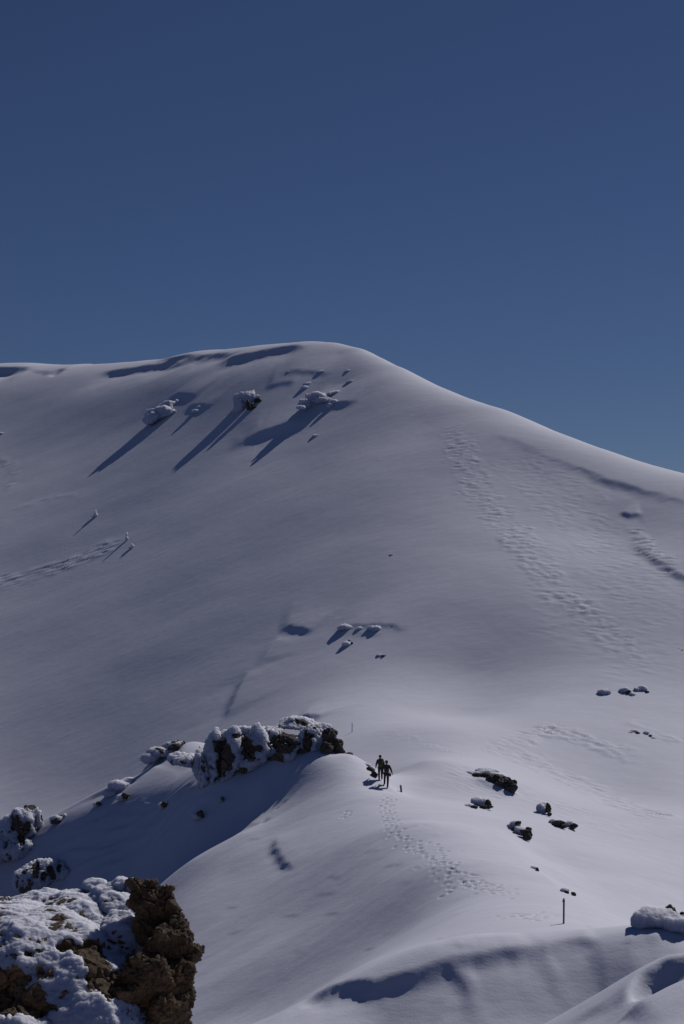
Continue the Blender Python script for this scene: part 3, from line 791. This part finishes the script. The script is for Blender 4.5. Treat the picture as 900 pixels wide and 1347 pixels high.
def person(label, px, py, height, pose, jacket, trousers, hat, rz=0.0):
    B = hit(px, py)
    root = thing('person', label, 'person', B, 'walkers on the trail', rz)
    k = height / 1.76
    J = {n: Vector(v) * k for n, v in pose.items()}
    def V(n, r): return (tuple(J[n]), r * k if not isinstance(r, tuple) else (r[0] * k, r[1] * k))
    def fingers(sd):
        w = J['wrist' + sd]; e = J['elbow' + sd]; d = (w - e).normalized()
        side = Vector((0, 1, 0)) - d * d.y; side.normalize(); nrm = d.cross(side)
        vs_, es_ = [(tuple(w), .026 * k), (tuple(w + d * .05 * k), (.036 * k, .018 * k)), (tuple(w + d * .085 * k), (.038 * k, .017 * k))], [(0, 1), (1, 2)]
        for q, ln in zip((-.03, -.010, .010, .03), (.06, .075, .08, .068)):
            p0 = w + d * .10 * k + side * q * k
            p1 = p0 + d * ln * .5 * k - nrm * .008 * k; p2 = p0 + d * ln * .9 * k - nrm * .025 * k
            n = len(vs_); vs_ += [(tuple(p0), .010 * k), (tuple(p1), .009 * k), (tuple(p2), .0075 * k)]; es_ += [(2, n), (n, n + 1), (n + 1, n + 2)]
        p0 = w + d * .045 * k + side * .042 * k; p1 = p0 + (d * .03 + side * .025) * k; p2 = p1 + (d * .03 + side * .005) * k
        n = len(vs_); vs_ += [(tuple(p0), .012 * k), (tuple(p1), .011 * k), (tuple(p2), .009 * k)]; es_ += [(1, n), (n, n + 1), (n + 1, n + 2)]
        return vs_, es_
    names = ['pelvis', 'spine', 'chest', 'neck', 'chin', 'head', 'crown', 'shoulderL', 'elbowL', 'wristL', 'shoulderR', 'elbowR', 'wristR',
             'hipL', 'kneeL', 'ankleL', 'toeL', 'hipR', 'kneeR', 'ankleR', 'toeR', 'nose']
    rad = [(.14, .10), (.13, .095), (.15, .105), .055, .07, .088, .06, .065, .042, .028, .065, .042, .028, .085, .055, .040, .030, .085, .055, .040, .030, .014]
    ix = {n: i for i, n in enumerate(names)}
    E = [('pelvis', 'spine'), ('spine', 'chest'), ('chest', 'neck'), ('neck', 'chin'), ('chin', 'head'), ('head', 'crown'), ('head', 'nose')]
    for sd in 'LR':
        E += [('chest', 'shoulder' + sd), ('shoulder' + sd, 'elbow' + sd), ('elbow' + sd, 'wrist' + sd), ('pelvis', 'hip' + sd), ('hip' + sd, 'knee' + sd), ('knee' + sd, 'ankle' + sd), ('ankle' + sd, 'toe' + sd)]
    verts = [V(n, r) for n, r in zip(names, rad)]; edges = [(ix[a], ix[b]) for a, b in E]
    skin_obj('body', verts, edges, M_SKIN, root)
    for sd in 'LR':
        v, e = fingers(sd); skin_obj('glove', v, e, M_BLACK, root, 1)
        ear = J['head'] + Vector((-.085 if sd == 'L' else .085, -.005, -.01)) * k
        bm = bmesh.new(); bmesh.ops.create_icosphere(bm, subdivisions=2, radius=1, matrix=Matrix.Translation(ear) @ Matrix.Diagonal((.014 * k, .025 * k, .034 * k, 1)))
        me = bpy.data.meshes.new('ear'); bm.to_mesh(me); bm.free(); link_mesh('ear', me, M_SKIN, root)
        eye = J['head'] + Vector((-.033 if sd == 'L' else .033, .084, .008)) * k
        bm = bmesh.new(); bmesh.ops.create_icosphere(bm, subdivisions=2, radius=.012 * k, matrix=Matrix.Translation(eye))
        me = bpy.data.meshes.new('eye'); bm.to_mesh(me); bm.free(); link_mesh('eye', me, M_BLACK, root)
    # clothing over the body
    jn = ['pelvis', 'spine', 'chest', 'neck', 'shoulderL', 'elbowL', 'wristL', 'shoulderR', 'elbowR', 'wristR']
    jr = [(.185, .15), (.175, .145), (.195, .15), .075, .095, .068, .048, .095, .068, .048]
    jx = {n: i for i, n in enumerate(jn)}
    je = [(jx[a], jx[b]) for a, b in E if a in jx and b in jx]
    skin_obj('jacket', [V(n, r) for n, r in zip(jn, jr)], je, jacket, root)
    tn = ['pelvis', 'hipL', 'kneeL', 'ankleL', 'hipR', 'kneeR', 'ankleR']
    tr = [(.16, .13), .108, .080, .066, .108, .080, .066]
    tx = {n: i for i, n in enumerate(tn)}
    skin_obj('trousers', [V(n, r) for n, r in zip(tn, tr)], [(tx[a], tx[b]) for a, b in E if a in tx and b in tx], trousers, root)
    for sd in 'LR':
        a, t = J['ankle' + sd], J['toe' + sd]
        skin_obj('boot', [(tuple(a + Vector((0, 0, .06 * k))), .068 * k), (tuple(a - Vector((0, .02, .03)) * k), .062 * k), (tuple(t), .05 * k)], [(0, 1), (1, 2)], M_BLACK, root)
    h = J['head'] + Vector((0, -.005, .045)) * k
    bm = bmesh.new(); bmesh.ops.create_uvsphere(bm, u_segments=16, v_segments=10, radius=1, matrix=Matrix.Translation(h) @ Matrix.Diagonal((.105 * k, .118 * k, .11 * k, 1)))
    bmesh.ops.bisect_plane(bm, geom=bm.verts[:] + bm.edges[:] + bm.faces[:], plane_co=h - Vector((0, 0, .05 * k)), plane_no=(0, .25, 1), clear_inner=True)
    me = bpy.data.meshes.new('hat'); bm.to_mesh(me); bm.free(); link_mesh('hat', me, hat, root)
    return root, B, k

WALK_A = dict(pelvis=(0,0,.96), spine=(0,.03,1.16), chest=(0,.06,1.36), neck=(0,.09,1.50), chin=(0,.125,1.57), head=(0,.13,1.645), crown=(0,.125,1.70), nose=(0,.235,1.635),
    shoulderL=(-.19,.05,1.41), elbowL=(-.27,.00,1.15), wristL=(-.24,.16,.96), shoulderR=(.19,.05,1.41), elbowR=(.31,-.02,1.17), wristR=(.37,.06,.95),
    hipL=(-.10,.01,.90), kneeL=(-.13,.26,.60), ankleL=(-.14,.16,.25), toeL=(-.15,.33,.22), hipR=(.09,0,.90), kneeR=(.09,.02,.49), ankleR=(.08,-.08,.10), toeR=(.09,.10,.05))
WALK_B = dict(WALK_A, elbowL=(-.29,-.02,1.17), wristL=(-.30,.12,.97), elbowR=(.27,.0,1.15), wristR=(.25,.16,.96),
    hipL=(-.09,.0,.90), kneeL=(-.10,.0,.49), ankleL=(-.10,-.12,.10), toeL=(-.11,.06,.05), hipR=(.10,.01,.90), kneeR=(.12,.20,.54), ankleR=(.12,.14,.14), toeR=(.13,.32,.10))
pa, Ba, ka = person('person in black jacket and trousers walking away, nearer of the two on the trail', 508.5, 1036, 1.70, WALK_A, M_BLACK, M_BLACK, M_BLACK, R(-4))
pb, Bb, kb = person('person in dark clothes under an olive backpack, farther of the two on the trail', 500.5, 1027, 1.62, WALK_B, M_BLUE, M_DARK, M_HAIR, R(6))

def box_rounded(name, c, r, mat, parent, bev=.25):
    bm = bmesh.new(); bmesh.ops.create_cube(bm, size=2, matrix=Matrix.Translation(c) @ Matrix.Diagonal((*r, 1)))
    bmesh.ops.bevel(bm, geom=bm.edges[:], offset=min(r) * 2 * bev, segments=3, affect='EDGES')
    me = bpy.data.meshes.new(name); bm.to_mesh(me); bm.free()
    return link_mesh(name, me, mat, parent)
pk = thing('backpack', 'dark olive backpack worn by the farther walker', 'backpack', Bb + Vector((0, -.14, 1.12)) * kb, rz=R(6))
box_rounded('pack_body', Vector((.02, -.08, .10)), (.17, .11, .25), M_OLIVE, pk, .3)
box_rounded('pack_lid', Vector((.02, -.07, .37)), (.15, .12, .05), M_OLIVE, pk, .3)
for sx in (-1, 1):
    skin_obj('strap', [((.02 + sx * .12, .0, .33), .02), ((.02 + sx * .13, .14, .36), .02), ((.02 + sx * .13, .30, .22), .02), ((.02 + sx * .15, .24, .0), .02)], [(0, 1), (1, 2), (2, 3)], M_BLACK, pk, 1)
bgx = thing('hip_bag', 'small black bag hanging at the right hip of the nearer walker', 'bag', Ba + Vector((.24, -.02, .78)) * ka, rz=R(-4))
box_rounded('pouch', Vector((0, 0, .06)), (.07, .10, .11), M_BLACK, bgx, .3)
skin_obj('strap', [((-.02, 0, .16), .012), ((-.10, -.06, .40), .012), ((-.28, -.10, .66), .012)], [(0, 1), (1, 2)], M_BLACK, bgx, 1)
